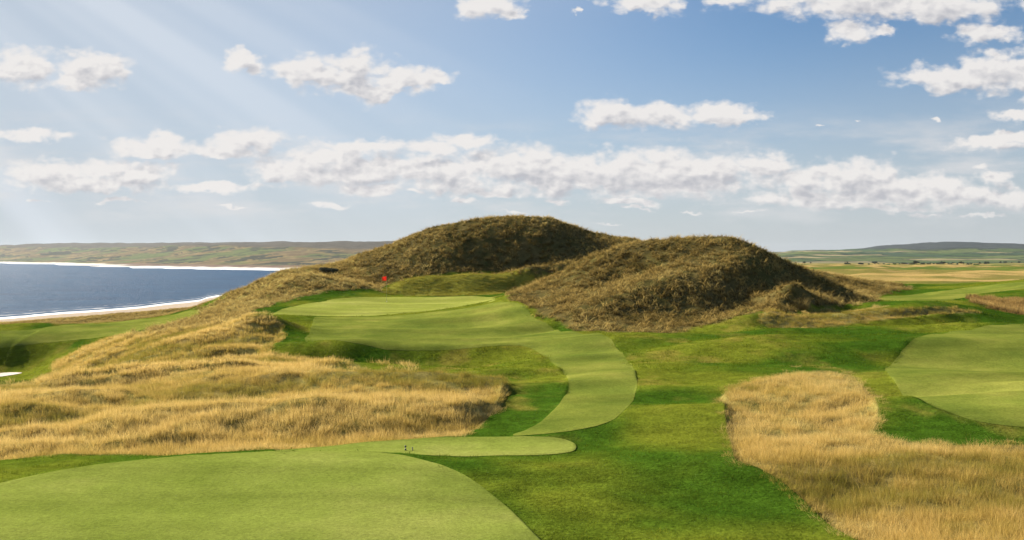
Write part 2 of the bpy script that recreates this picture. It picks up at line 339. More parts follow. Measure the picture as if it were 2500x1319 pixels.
def math_n(nt, op, a, b=None, cl=False):
    n = nt.nodes.new('ShaderNodeMath'); n.operation = op; n.use_clamp = cl
    for i, x in enumerate((a, b)):
        if x is None: continue
        if isinstance(x, (int, float)): n.inputs[i].default_value = x
        else: nt.links.new(x, n.inputs[i])
    return n.outputs[0]
def mul_col(nt, col, fac, lo, hi):
    """colour * (lo..hi by fac)"""
    mr = nt.nodes.new('ShaderNodeMapRange'); mr.inputs['From Min'].default_value = .25; mr.inputs['From Max'].default_value = .75
    mr.inputs['To Min'].default_value = lo; mr.inputs['To Max'].default_value = hi; nt.links.new(fac, mr.inputs['Value'])
    vm = nt.nodes.new('ShaderNodeVectorMath'); vm.operation = 'SCALE'; nt.links.new(col, vm.inputs[0]); nt.links.new(mr.outputs[0], vm.inputs['Scale'])
    return vm.outputs[0]

def mat_ground():
    m, nt, b, N, Lk = nm('ground_cover')
    at = N.new('ShaderNodeAttribute'); at.attribute_name = 'Col'
    p = texpos(nt)
    col = mul_col(nt, at.outputs['Color'], noise(nt, p, 1.3, 5, .65), .62, 1.4)
    col = mul_col(nt, col, noise(nt, p, 9, 3, .7), .6, 1.42)
    Lk.new(col, b.inputs['Base Color']); b.inputs['Roughness'].default_value = 1; b.inputs['Specular IOR Level'].default_value = .0
    bp = N.new('ShaderNodeBump'); bp.inputs['Strength'].default_value = .9; bp.inputs['Distance'].default_value = .07
    Lk.new(noise(nt, p, 6, 5, .7), bp.inputs['Height']); Lk.new(bp.outputs[0], b.inputs['Normal'])
    return m
def mat_hill():
    m, nt, b, N, Lk = nm('hill_cover')
    at = N.new('ShaderNodeAttribute'); at.attribute_name = 'Col'
    p = texpos(nt, (1, .4, 1))
    col = mul_col(nt, at.outputs['Color'], noise(nt, p, .03, 6, .65), .6, 1.4)
    Lk.new(col, b.inputs['Base Color']); b.inputs['Roughness'].default_value = 1; b.inputs['Specular IOR Level'].default_value = .05
    bp = N.new('ShaderNodeBump'); bp.inputs['Strength'].default_value = .8; bp.inputs['Distance'].default_value = 5
    Lk.new(noise(nt, p, .03, 6, .6), bp.inputs['Height']); Lk.new(bp.outputs[0], b.inputs['Normal'])
    return m
def mat_mown(name, c0, c1, c2, ang, streak=(.06, .5)):
    m, nt, b, N, Lk = nm(name)
    p = texpos(nt)
    col = ramp(nt, noise(nt, p, .16, 4, .6), [(.3, c0), (.52, c1), (.74, c2)])
    g = N.new('ShaderNodeNewGeometry'); mp = N.new('ShaderNodeMapping'); mp.inputs['Rotation'].default_value = (0, 0, ang); mp.inputs['Scale'].default_value = (streak[0], streak[1], 1)
    Lk.new(g.outputs['Position'], mp.inputs['Vector'])
    col = mul_col(nt, col, noise(nt, mp.outputs[0], 1, 3, .5), .80, 1.16)
    col = mul_col(nt, col, noise(nt, p, 2.2, 5, .7), .86, 1.14)
    col = mul_col(nt, col, noise(nt, p, 9, 6, .85), .55, 1.5)
    Lk.new(col, b.inputs['Base Color']); b.inputs['Roughness'].default_value = 1; b.inputs['Specular IOR Level'].default_value = .0
    pass
    bp = N.new('ShaderNodeBump'); bp.inputs['Strength'].default_value = .55; bp.inputs['Distance'].default_value = .02
    Lk.new(noise(nt, p, 14, 4, .75), bp.inputs['Height']); Lk.new(bp.outputs[0], b.inputs['Normal'])
    return m
def mat_sea():
    m, nt, b, N, Lk = nm('sea_water')
    p = texpos(nt, (.35, 1, 1))
    ripple_tone = ramp(nt, noise(nt, texpos(nt, (.3, 1, 1)), .035, 7, .75), [(.3, (.003,.040,.115)), (.7, (.012,.090,.195))])  # light and dark of the ripples painted into the water colour
    Lk.new(ripple_tone, b.inputs['Base Color']); b.inputs['Roughness'].default_value = .45; b.inputs['IOR'].default_value = 1.33; b.inputs['Specular IOR Level'].default_value = .05
    bp = N.new('ShaderNodeBump'); bp.inputs['Strength'].default_value = 1; bp.inputs['Distance'].default_value = 6
    a = noise(nt, p, .13, 7, .72)
    Lk.new(a, bp.inputs['Height']); Lk.new(bp.outputs[0], b.inputs['Normal'])
    return m
def simple(name, colr, rough=.7, metal=0):
    m, nt, b, N, Lk = nm(name)
    col = ramp(nt, noise(nt, texpos(nt), 3, 3), [(.3, tuple(x * .85 for x in colr)), (.7, tuple(min(1, x * 1.1) for x in colr))])
    Lk.new(col, b.inputs['Base Color']); b.inputs['Roughness'].default_value = rough; b.inputs['Metallic'].default_value = metal
    return m
def mat_blade(name, stops, green=None, trans=.35, rw=.35):
    m, nt, b, N, Lk = nm(name)
    oi = N.new('ShaderNodeObjectInfo'); at = N.new('ShaderNodeAttribute'); at.attribute_name = 'tint'; at.attribute_type = 'INSTANCER'
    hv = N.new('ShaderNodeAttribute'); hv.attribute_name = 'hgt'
    f = math_n(nt, 'ADD', math_n(nt, 'MULTIPLY', oi.outputs['Random'], rw), math_n(nt, 'MULTIPLY', at.outputs['Fac'], 1 - rw))
    col = ramp(nt, f, stops)
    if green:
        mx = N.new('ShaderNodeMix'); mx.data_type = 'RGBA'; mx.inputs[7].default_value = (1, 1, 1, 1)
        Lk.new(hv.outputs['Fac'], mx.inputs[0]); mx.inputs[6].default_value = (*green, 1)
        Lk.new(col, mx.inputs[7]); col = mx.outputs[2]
    br = N.new('ShaderNodeAttribute'); br.attribute_name = 'bri'
    vm = N.new('ShaderNodeVectorMath'); vm.operation = 'SCALE'; Lk.new(col, vm.inputs[0]); Lk.new(br.outputs['Fac'], vm.inputs['Scale']); col = vm.outputs[0]
    N.remove(b)
    d = N.new('ShaderNodeBsdfDiffuse'); t = N.new('ShaderNodeBsdfTranslucent'); ms = N.new('ShaderNodeMixShader'); ms.inputs[0].default_value = trans
    Lk.new(col, d.inputs[0]); Lk.new(col, t.inputs[0]); Lk.new(d.outputs[0], ms.inputs[1]); Lk.new(t.outputs[0], ms.inputs[2])
    Lk.new(ms.outputs[0], N['Material Output'].inputs['Surface'])
    return m

M_ground = mat_ground(); M_hill = mat_hill(); M_sea = mat_sea()
M_tee = mat_mown('mown_tee_grass', (.128,.165,.024), (.175,.208,.037), (.235,.245,.058), .35)
M_green = mat_mown('mown_green_grass', (.195,.225,.036), (.24,.26,.05), (.29,.295,.07), .1, (.04,.45))
M_fair = mat_mown('mown_fairway_grass', (.088,.120,.018), (.148,.172,.028), (.235,.235,.046), .9)
M_sand = simple('pale_sand', (.55,.46,.38), .95)

# ------------------------------------------------------------------ ground meshes
idx = np.arange(n_r * n_t).reshape(n_r, n_t)
def grid_faces(r0, r1):
    a = idx[r0:r1, :-1]; b = idx[r0:r1, 1:]; c_ = idx[r0 + 1:r1 + 1, 1:]; d = idx[r0 + 1:r1 + 1, :-1]
    return np.stack([a.ravel(), b.ravel(), c_.ravel(), d.ravel()], 1)
VCO = np.stack([X.ravel(), Y.ravel(), Z.ravel()], 1); COL = col.reshape(-1, 3)
def sub_mesh(name, faces, mat, kind='structure'):
    faces = faces[:, ::-1]
    used, inv = np.unique(faces.ravel(), return_inverse=True)
    o = mesh_np(name, VCO[used], inv.reshape(faces.shape), mat); set_col(o.data, COL[used]); o['kind'] = kind
    return o
jr = int(np.searchsorted(lr, math.log(1300)))
jb = int(np.searchsorted(lr, math.log(250)))
f_near = grid_faces(0, jb); f_mid = grid_faces(jb, jr); f_far = grid_faces(jr, n_r - 1)
zf = VCO[f_mid].mean(1)
isb = zf[:, 2] < 3.0
o = sub_mesh('ground', f_near, M_ground)
o = sub_mesh('plain', f_mid[~isb], M_ground)
o = sub_mesh('beach', f_mid[isb], M_ground)
o = sub_mesh('hills', f_far, M_hill)

def cut_sheet(name, S, mat, lift=.03):
    """the part of the ground where S > 0, cut exactly along its outline and laid just above the ground"""
    fa = grid_faces(0, jb)
    s = S.ravel(); sv = s[fa]
    full = (sv > 0).all(1); part = (sv > 0).any(1) & ~full & (sv > -500).all(1)
    q = fa[full]; tris = []; extra = []; base = len(VCO); cache = {}
    def cutv(a, b):
        k = (a, b) if a < b else (b, a)
        if k not in cache:
            t = s[k[0]] / (s[k[0]] - s[k[1]]); cache[k] = base + len(extra); extra.append(VCO[k[0]] * (1 - t) + VCO[k[1]] * t)
        return cache[k]
    polys = []
    for f in fa[part]:
        pl = []
        for i in range(4):
            a = int(f[i]); b = int(f[(i + 1) % 4])
            if s[a] > 0: pl.append(a)
            if (s[a] > 0) != (s[b] > 0): pl.append(cutv(a, b))
        if len(pl) >= 3: polys.append(pl[::-1])
    co = np.vstack([VCO, np.array(extra).reshape(-1, 3)]) if extra else VCO
    allf = [list(map(int, x)) for x in q[:, ::-1]] + polys
    used = np.unique(np.array([i for f in allf for i in f])); mp = {int(u): i for i, u in enumerate(used)}
    cc = co[used].copy(); cc[:, 2] += .012
    o = mesh_np(name, cc, [[mp[i] for i in f] for f in allf], mat); o['kind'] = 'structure'
    return o
for k, mt in (('tee_box', M_tee), ('tee_box.001', M_tee), ('putting_green', M_green), ('fairway', M_fair), ('fairway.001', M_fair), ('putting_green.001', M_fair), ('fairway.002', M_fair)):
    cut_sheet(k, MOWN_S[k], mt)
print('ground', time.time() - T0)

# sea: one broad sheet, finer towards the near shore
sx = np.concatenate([np.linspace(-12000, -1500, 12), np.linspace(-1400, 100, 60), np.linspace(200, 2500, 8)])
sy = np.concatenate([np.linspace(-400, 300, 6), np.linspace(310, 1200, 90), np.linspace(1250, 9500, 60)])
GX, GY = np.meshgrid(sx, sy); GZ = np.zeros_like(GX)
ii = np.arange(GX.size).reshape(GX.shape)
mk = np.stack([ii[:-1, :-1].ravel(), ii[:-1, 1:].ravel(), ii[1:, 1:].ravel(), ii[1:, :-1].ravel()], 1)
fc = np.stack([GX.ravel(), GY.ravel()], 1)[mk].mean(1)
mk = mk[(fc[:, 0] < -60)]
o = mesh_np('sea', np.stack([GX.ravel(), GY.ravel(), GZ.ravel()], 1), mk, M_sea); o['kind'] = 'structure'

# surf: foam lines along the waterline, found by walking each bearing to z = 0
def mat_foam():
    m, nt, b, N, Lk = nm('white_foam')
    b.inputs['Base Color'].default_value = (.74,.77,.79,1); b.inputs['Roughness'].default_value = .8
    tr = N.new('ShaderNodeBsdfTransparent'); mx = N.new('ShaderNodeMixShader')
    at = N.new('ShaderNodeAttribute'); at.attribute_name = 'hgt'
    f = math_n(nt, 'ADD', noise(nt, texpos(nt, (.25, 1, 1)), .28, 5, .7), at.outputs['Fac'])
    mr = N.new('ShaderNodeMapRange'); mr.inputs['From Min'].default_value = .50; mr.inputs['From Max'].default_value = .78; Lk.new(f, mr.inputs['Value'])
    Lk.new(mr.outputs[0], mx.inputs[0]); Lk.new(tr.outputs[0], mx.inputs[1]); Lk.new(b.outputs[0], mx.inputs[2]); Lk.new(mx.outputs[0], N['Material Output'].inputs['Surface'])
    return m
M_foam = mat_foam()
def surf(pts, w0, w1, name, strength=.3, z=.05):
    """a foam strip between offset w0 and w1 seaward of the line (fractions of distance)"""
    co = []; h = []; fcs = []; n = 5
    for (x, y) in pts:
        for k in range(n):
            t = k / (n - 1); s = 1 + (w0 + (w1 - w0) * t)
            co.append((x * s, y * s, z)); h.append(strength - .5 * abs(t - .5) ** 2 * 4)
    for i in range(len(pts) - 1):
        for k in range(n - 1):
            fcs.append([i * n + k, i * n + k + 1, (i + 1) * n + k + 1, (i + 1) * n + k])
    o = mesh_np(name, co, np.array(fcs)[:, ::-1], M_foam)
    a = o.data.attributes.new('hgt', 'FLOAT', 'POINT'); a.data.foreach_set('value', h)
    tag(o, kind='structure'); return o
near_line = []; far_line = []
for px in range(-300, 620, 12):
    t = math.atan((px - CX) / F); lrs = np.linspace(math.log(260), math.log(900), 300); hh = height(np.sin(t) * np.exp(lrs), np.cos(t) * np.exp(lrs))
    k = np.argmax(hh < 0.1)
    if hh[k] < .1:
        rr = math.exp(lrs[k]) ; near_line.append((rr * math.sin(t), rr * math.cos(t)))
for px in range(-300, 700, 12):
    t = math.atan((px - CX) / F); lrs = np.linspace(math.log(8500), math.log(1200), 500); hh = height(np.sin(t) * np.exp(lrs), np.cos(t) * np.exp(lrs))
    k = np.argmax(hh < 0.1)
    if hh[k] < .1:
        rr = math.exp(lrs[k]); far_line.append((rr * math.sin(t), rr * math.cos(t)))
surf(near_line, -.008, .042, 'surf', .42)
surf([p for p in near_line[::1]], .055, .085, 'surf', .14)
surf([p for p in near_line[::1]], .11, .13, 'surf', .08)
surf(far_line, -.13, .0, 'surf', .55)

# ------------------------------------------------------------------ grass tufts (shared prototypes, scattered by geometry nodes)
def make_tuft(name, n, h, spread, w, bend, mat, seed, segs=3, lean=.35, flop=0):
    rg = random.Random(seed); co = []; fc = []; hv = []; bri = []
    for _ in range(n):
        a = rg.random() * 6.283; rr = spread * rg.random() ** .6; bx, by = rr * math.cos(a), rr * math.sin(a)
        d = a + rg.uniform(-1, 1) if rg.random() < .75 else rg.random() * 6.283
        ln = lean * rg.uniform(.2, 1.3); hh = h * rg.uniform(.55, 1.1); ww = w * rg.uniform(.7, 1.2)
        side = (math.sin(d), -math.cos(d)); rot = rg.uniform(-1.2, 1.2)
        sd = (math.cos(math.atan2(side[1], side[0]) + rot), math.sin(math.atan2(side[1], side[0]) + rot))
        s = len(co); bb = rg.uniform(.75, 1.2)
        x, y, z = bx, by, -.05; ang = ln * .3
        for k in range(segs + 1):
            t = k / segs; wk = ww * (1 - t ** 1.6) * .5
            if k == segs: co.append((x, y, z)); hv.append(1); bri.append(bb)
            else:
                co.append((x - sd[0] * wk, y - sd[1] * wk, z)); co.append((x + sd[0] * wk, y + sd[1] * wk, z)); hv += [t, t]; bri += [bb, bb]
            st = hh / segs; ang += bend * ln
            x += math.cos(d) * math.sin(ang) * st; y += math.sin(d) * math.sin(ang) * st; z += math.cos(ang) * st
        for k in range(segs - 1): fc.append([s + 2 * k, s + 2 * k + 1, s + 2 * k + 3, s + 2 * k + 2])
        fc.append([s + 2 * segs - 2, s + 2 * segs - 1, s + 2 * segs])
    me = bpy.data.meshes.new(name); me.from_pydata(co, [], fc); me.update(); me.materials.append(mat)
    for nme, vals in (('hgt', hv), ('bri', bri)):
        at = me.attributes.new(nme, 'FLOAT', 'POINT'); at.data.foreach_set('value', vals)
    return bpy.data.objects.new(name, me)
GOLD = [(0, (.12,.16,.02)), (.22, (.26,.24,.045)), (.42, (.55,.39,.11)), (.62, (.78,.54,.18)), (1, (.92,.69,.28))]
BROWN = [(0, (.13,.11,.03)), (.3, (.38,.26,.075)), (.55, (.76,.53,.16)), (1, (.95,.76,.28))]
GREEN = [(0, (.06,.10,.010)), (.45, (.13,.178,.011)), (.75, (.25,.245,.022)), (1, (.45,.36,.07))]
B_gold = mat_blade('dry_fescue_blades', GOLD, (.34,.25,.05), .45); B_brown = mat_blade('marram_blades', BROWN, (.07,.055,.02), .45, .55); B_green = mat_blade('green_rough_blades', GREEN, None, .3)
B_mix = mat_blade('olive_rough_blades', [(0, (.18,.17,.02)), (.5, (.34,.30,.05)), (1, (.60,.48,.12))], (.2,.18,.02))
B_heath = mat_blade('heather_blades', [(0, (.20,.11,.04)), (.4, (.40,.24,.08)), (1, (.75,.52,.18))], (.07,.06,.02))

def protos(name, lst):
    cl = bpy.data.collections.new(name)
    for o in lst: cl.objects.link(o)
    return cl
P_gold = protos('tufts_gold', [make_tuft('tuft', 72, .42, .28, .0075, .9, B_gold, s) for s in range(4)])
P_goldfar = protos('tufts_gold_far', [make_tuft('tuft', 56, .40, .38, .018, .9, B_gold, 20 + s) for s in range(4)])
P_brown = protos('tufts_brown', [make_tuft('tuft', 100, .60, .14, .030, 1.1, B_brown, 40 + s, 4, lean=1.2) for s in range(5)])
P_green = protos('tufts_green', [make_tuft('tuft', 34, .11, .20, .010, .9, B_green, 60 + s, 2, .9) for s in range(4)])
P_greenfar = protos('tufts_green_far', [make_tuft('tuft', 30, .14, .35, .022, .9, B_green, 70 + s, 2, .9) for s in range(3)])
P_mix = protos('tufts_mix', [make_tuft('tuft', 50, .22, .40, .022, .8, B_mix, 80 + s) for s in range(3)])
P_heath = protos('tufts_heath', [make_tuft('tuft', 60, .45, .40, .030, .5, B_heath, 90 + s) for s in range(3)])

def scatter(name, label, pts, rot, scl, tint, coll, cat='grass'):
    me = bpy.data.meshes.new(name); me.vertices.add(len(pts)); me.vertices.foreach_set('co', np.asarray(pts, np.float32).ravel())
    a = me.attributes.new('rot', 'FLOAT_VECTOR', 'POINT'); a.data.foreach_set('vector', np.asarray(rot, np.float32).ravel())
    a = me.attributes.new('scl', 'FLOAT_VECTOR', 'POINT'); a.data.foreach_set('vector', np.asarray(scl, np.float32).ravel())
    a = me.attributes.new('tint', 'FLOAT', 'POINT'); a.data.foreach_set('value', np.asarray(tint, np.float32))
    me.update()
    o = bpy.data.objects.new(name, me); C.objects.link(o); tag(o, label, cat, kind='stuff')
    g = bpy.data.node_groups.new(name, 'GeometryNodeTree')
    g.interface.new_socket('Geometry', in_out='INPUT', socket_type='NodeSocketGeometry'); g.interface.new_socket('Geometry', in_out='OUTPUT', socket_type='NodeSocketGeometry')
    N = g.nodes; Lk = g.links
    gi = N.new('NodeGroupInput'); go = N.new('NodeGroupOutput'); ip = N.new('GeometryNodeInstanceOnPoints'); ci = N.new('GeometryNodeCollectionInfo')
    ci.inputs['Collection'].default_value = coll; ci.inputs['Separate Children'].default_value = True; ci.inputs['Reset Children'].default_value = True
    def na(nm_, ty):
        n = N.new('GeometryNodeInputNamedAttribute'); n.data_type = ty; n.inputs['Name'].default_value = nm_; return n.outputs[0]
    m2p = N.new('GeometryNodeMeshToPoints')
    Lk.new(gi.outputs[0], m2p.inputs['Mesh']); Lk.new(m2p.outputs[0], ip.inputs['Points'])
    Lk.new(ci.outputs[0], ip.inputs['Instance']); ip.inputs['Pick Instance'].default_value = True
    Lk.new(na('rot', 'FLOAT_VECTOR'), ip.inputs['Rotation']); Lk.new(na('scl', 'FLOAT_VECTOR'), ip.inputs['Scale'])
    Lk.new(ip.outputs[0], go.inputs[0])
    md = o.modifiers.new('scatter', 'NODES'); md.node_group = g
    return o

def sample(S, dens, y0, y1, px0=-350, px1=2850, thr=0, expo=1.0, rref=30, edge=6):
    """random points with density dens (per m2 at rref) falling as r^-expo where S > thr"""
    out_ = []
    r0 = y0 * .98; r1 = y1 * 1.2; t0 = math.atan((px0 - CX) / F); t1 = math.atan((px1 - CX) / F)
    nb = 12; ed = np.exp(np.linspace(math.log(r0), math.log(r1), nb + 1))
    for a, b in zip(ed[:-1], ed[1:]):
        area = .5 * (b * b - a * a) * (t1 - t0); rm = (a + b) / 2; d = dens * (rref / rm) ** expo
        n = int(area * d)
        r = np.sqrt(rng.random(n) * (b * b - a * a) + a * a); t = t0 + rng.random(n) * (t1 - t0)
        x = r * np.sin(t); y = r * np.cos(t)
        s = field(S, x, y); keep = s > thr + (rng.random(n) - .5) * edge
        out_.append(np.stack([x[keep], y[keep]], 1))
    p = np.concatenate(out_); return p
def place(name, label, p, coll, smin, smax, tintf, hs=1.0, wind=.18, cat='grass', sdist=0, SE=None):
    z = height(p[:, 0], p[:, 1]); n = len(p)
    r = np.hypot(p[:, 0], p[:, 1])
    s = (smin + (smax - smin) * rng.random(n)) * (1 + sdist * np.clip(r - 40, 0, 200) / 100)
    rot = np.stack([rng.normal(0, .10, n), wind + rng.normal(0, .10, n), rng.random(n) * 6.283], 1)
    if SE is not None: hs = hs * (.40 + .60 * sstep(-8, 26, field(SE, p[:, 0], p[:, 1])))
    scl = np.stack([s, s, s * hs * (.75 + .5 * rng.random(n))], 1)
    t = np.clip(tintf(p[:, 0], p[:, 1]), 0, 1)
    print('  scatter', name, n)
    return scatter(name, label, np.column_stack([p, z - .02]), rot, scl, t, coll, cat)

notmown = np.where(mown_any > -2, -1e3, 0)
def S_(k): return TALL_S[k] + notmown
def tg(x, y):   # golden meadow tint: patchy, greener in the lows
    return .60 + (fbm(x * .09 + y * .03, y * .26 - x * .05, 8, 3) - .5) * 2.1 + (fbm(x * .12, y * .35, 101, 4) - .5) * 1.7 + (fbm(x * .9, y * .9, 102, 2) - .5) * .5
def tb(x, y): return .52 + (fbm(x * .15, y * .15, 103, 4) - .5) * 1.6
ml = S_('meadow_left')
p = sample(ml, 16, 28, 52, px1=1300, expo=1.1, rref=30)
p = p[p[:, 1] < 52]
place('fescue_meadow', 'golden knee-high fescue behind the tees on the left, in front of the valley', p, P_gold, .75, 1.2, tg, SE=ml)
p = sample(ml, 9, 52, 100, px1=1300, expo=.9, rref=50); p = p[p[:, 1] >= 52]
place('fescue_meadow', 'tawny long grass over the humps between the left fairway and the main fairway', p, P_goldfar, .8, 1.3, lambda x, y: tg(x, y) - .12)
p = sample(S_('meadow_right'), 17, 13, 52, px0=1650, expo=1.25, rref=25, edge=34)
place('fescue_meadow', 'bright golden fescue filling the lower right corner beside the rough', p, P_gold, .75, 1.15, lambda x, y: tg(x, y) + .24, SE=S_('meadow_right'))
for k, lab, d, yy0, yy1 in (('big_dune', 'dark brown marram over the tallest dune, behind the red flag', 2.6, 125, 200), ('right_dune', 'brown and gold marram over the nearer dune right of the putting green', 2.6, 70, 126), ('flank', 'tawny marram on the low dune flank between the sea and the putting green', 3.2, 84, 178), ('small_dune', 'marram on the low dune behind the right end of the nearer dune', 3.2, 112, 160)):
    pitch = .62 if k != 'big_dune' else .72
    gx, gy = np.meshgrid(np.arange(-75, 75, pitch), np.arange(yy0 * .9, yy1 * 1.05, pitch * .9))
    gx = gx + (np.arange(gx.shape[0]) % 2)[:, None] * pitch * .5
    gx = gx + rng.normal(0, .2, gx.shape); gy = gy + rng.normal(0, .2, gy.shape)
    gx = gx.ravel(); gy = gy.ravel(); gs = field(S_(k), gx, gy); kp = (gs > (rng.random(len(gs)) - .5) * 10) & (fbm(gx * .6, gy * .6, 210, 3) + rng.normal(0, .06, len(gx)) > .30); p = np.stack([gx[kp], gy[kp]], 1)
    place('dune_grass', lab, p, P_brown, .5, 1.9, (lambda x, y: tb(x, y) - .16) if k == 'big_dune' else (lambda x, y: tb(x, y) - .04) if k != 'flank' else (lambda x, y: tb(x, y) + .40), cat='grass')
p = sample(S_('bank'), 8, 66, 84, px0=1800, expo=0)
place('bank_grass', 'pale fringe of long grass along the bank above the right-hand green', p, P_goldfar, .5, .9, lambda x, y: tg(x, y) - .1)
p = sample(S_('shore_ridge'), 3, 160, 240, px1=700, expo=0)
place('shore_grass', 'tawny grass along the ridge above the beach', p, P_brown, .7, 1.2, lambda x, y: tb(x, y) + .3)
p = sample(S_('heather'), 6, 82, 106, px0=2300, expo=0)
place('heather', 'rusty brown heather in the hollow at the right edge, below the green mound', p, P_heath, .8, 1.3, tb, cat='heather')
p = sample(S_('mound'), 6, 114, 133, px0=900, px1=1450, expo=0)
place('mound_grass', 'olive grass on the low mound behind the putting green', p, P_mix, .7, 1.2, tb)
rg_ = np.where((tall_any < 2) & (mown_any < .8), 1.0, -1e3)
tr = lambda x, y: .27 + (fbm(x * .12, y * .12, 50, 4) - .5) * 1.5 + (fbm(x * .5, y * .4, 110, 4) - .5) * 1.0
p = sample(rg_, 26, 15, 52, expo=1.5, rref=22, edge=0, px0=-150, px1=2650); p = p[p[:, 1] < 50]
place('rough_grass', 'short dark green rough around the tees and the near fairway', p, P_green, .8, 1.4, tr)
p = sample(rg_, 7, 50, 130, expo=1.3, rref=50, edge=0, px0=-150, px1=2650); p = p[p[:, 1] >= 50]
place('rough_grass', 'green rough between the fairway, the dunes and the right-hand green', p, P_greenfar, .8, 1.4, tr)
print('scatter', time.time() - T0)

# ------------------------------------------------------------------ things
def gz(x, y): return float(height(np.array([x]), np.array([y]))[0])
def tube(path, rad, seg=8):
    co = []; fc = []
    for i, (x, y, z) in enumerate(path):
        for k in range(seg):
            a = k / seg * 6.283; co.append((x + rad[i] * math.cos(a), y + rad[i] * math.sin(a), z))
    for i in range(len(path) - 1):
        for k in range(seg): fc.append([i * seg + k, i * seg + (k + 1) % seg, (i + 1) * seg + (k + 1) % seg, (i + 1) * seg + k])
    fc.append(list(range(seg))[::-1]); fc.append([(len(path) - 1) * seg + k for k in range(seg)])
    return co, fc
def empty(name, loc, label, cat, group=None):
    o = bpy.data.objects.new(name, None); o.location = loc; o.empty_display_size = .3; C.objects.link(o); return tag(o, label, cat, group)
def mat_flag():
    m, nt, b, N, Lk = nm('red_flag_cloth'); N.remove(b)
    d = N.new('ShaderNodeBsdfDiffuse'); t = N.new('ShaderNodeBsdfTranslucent'); ms = N.new('ShaderNodeMixShader'); ms.inputs[0].default_value = .6
    w_ = ramp(nt, noise(nt, texpos(nt), 6, 3), [(.3, (.72,.10,.06)), (.7, (.80,.14,.09))])
    Lk.new(w_, d.inputs[0]); Lk.new(w_, t.inputs[0]); Lk.new(d.outputs[0], ms.inputs[1]); Lk.new(t.outputs[0], ms.inputs[2]); Lk.new(ms.outputs[0], N['Material Output'].inputs['Surface']); return m
M_red = mat_flag(); M_pole = simple('cream_pole_paint', (.35,.32,.2), .5); M_dark = simple('dark_green_paint', (.02,.03,.012), .5); M_cup = simple('white_cup', (.8,.8,.78), .5)
# flag
yf = 113.0; xf = (944 - CX) / F * yf; zf_ = gz(xf, yf); ztop = CZ - (674 - HOR) / F * yf
fl = empty('golf_flag', (xf, yf, zf_), 'red flag on a thin pale stick at the back of the putting green', 'flag')
co, fc = tube([(0, 0, -.1), (0, 0, 1.2), (0, 0, ztop - zf_)], [.013, .010, .007]); mesh_np('flagstick', co, fc, M_pole, parent=fl)
co = []; fc = []; nx, nz = 12, 8; W_, H_ = .62, .56
for s_ in (0, 1):
    for j in range(nz + 1):
        for i in range(nx + 1):
            u_ = i / nx; v_ = j / nz
            x = -.012 - u_ * W_ * (.98 - .12 * v_); z = (ztop - zf_) - .03 - v_ * H_ * (1 - .18 * u_) - .14 * u_ ** 1.4
            y = .08 * math.sin(u_ * 6.5 + v_ * 1.2) * u_ ** .6 + (.006 if s_ else 0); co.append((x, y, z))
m_ = (nx + 1) * (nz + 1)
for s_ in (0, 1):
    for j in range(nz):
        for i in range(nx):
            q = [s_ * m_ + j * (nx + 1) + i, s_ * m_ + j * (nx + 1) + i + 1, s_ * m_ + (j + 1) * (nx + 1) + i + 1, s_ * m_ + (j + 1) * (nx + 1) + i]
            fc.append(q if s_ else q[::-1])
mesh_np('pennant', co, fc, M_red, parent=fl)
a = [(.054 * math.cos(k / 16 * 6.283), .054 * math.sin(k / 16 * 6.283)) for k in range(16)]
co = [(x, y, .045) for x, y in a] + [(x, y, -.08) for x, y in a] + [(x * .93, y * .93, .045) for x, y in a] + [(x * .93, y * .93, -.08) for x, y in a]
fc = [[k, (k + 1) % 16, (k + 1) % 16 + 32, k + 32] for k in range(16)] + [[k, k + 16, (k + 1) % 16 + 16, (k + 1) % 16] for k in range(16)] + [[k + 32, (k + 1) % 16 + 32, (k + 1) % 16 + 48, k + 48] for k in range(16)]
mesh_np('cup', co, fc, M_cup, parent=fl)
# tee markers on the second tee
def marker(px, py, label, h, r):
    y = 29.8; x = (px - CX) / F * y
    for _ in range(6):
        z = gz(x, y) + .03; yy = (CZ - z) * F / (py - HOR); y = y * .5 + yy * .5; x = (px - CX) / F * y
    t = empty('tee_marker', (x, y, gz(x, y) + .03), label, 'tee marker', 'tee markers on the far tee')
    pr = [(0, 0, -.03), (0, 0, h * .25), (0, 0, h * .3), (0, 0, h * .62)]
    co, fc = tube(pr, [r * .9, r * .9, r * .3, r * .25]); mesh_np('peg', co, fc, M_dark, parent=t)
    rings = 7; pts_ = [(0, 0, h * .58 + (1 - math.cos(k / rings * math.pi)) * r * 1.0) for k in range(rings + 1)]
    co, fc = tube(pts_, [max(.002, r * math.sin(k / rings * math.pi)) for k in range(rings + 1)]); mesh_np('knob', co, fc, M_dark, parent=t)
marker(990, 1099, 'taller dark tee marker with a round knob on the far tee', .13, .035)
marker(1007, 1099, 'small dark tee marker right of the taller one', .07, .026)

# bunker: a bowl of pale sand at the left edge below the fairway bank
def bunker():
    cx_, cy_ = (-38 - CX) / F * 100, 100.2
    co = []; fc = []; nr, na = 7, 40
    for j in range(nr + 1):
        q = j / nr
        for k in range(na):
            a = k / na * 6.283; rx = 3.6 * (1 + .10 * math.sin(3 * a + 1)); ry = 2.2 * (1 + .12 * math.sin(2 * a))
            x = cx_ + rx * q * math.cos(a); y = cy_ + ry * q * math.sin(a)
            lip = .10 + (.55 * max(0, -math.sin(a) * 0 + math.sin(a)) * q ** 3)
            co.append((x, y, gz(cx_ + 1, cy_ - 3.0) * .0 + gz(x, y) + .06 + (0.0) + .12 * q ** 2 * (1 if j < nr else 0)))
    for j in range(nr):
        for k in range(na): fc.append([j * na + k, j * na + (k + 1) % na, (j + 1) * na + (k + 1) % na, (j + 1) * na + k][::-1])
    o = mesh_np('bunker', co, fc, M_sand); tag(o, kind='structure')
bunker()

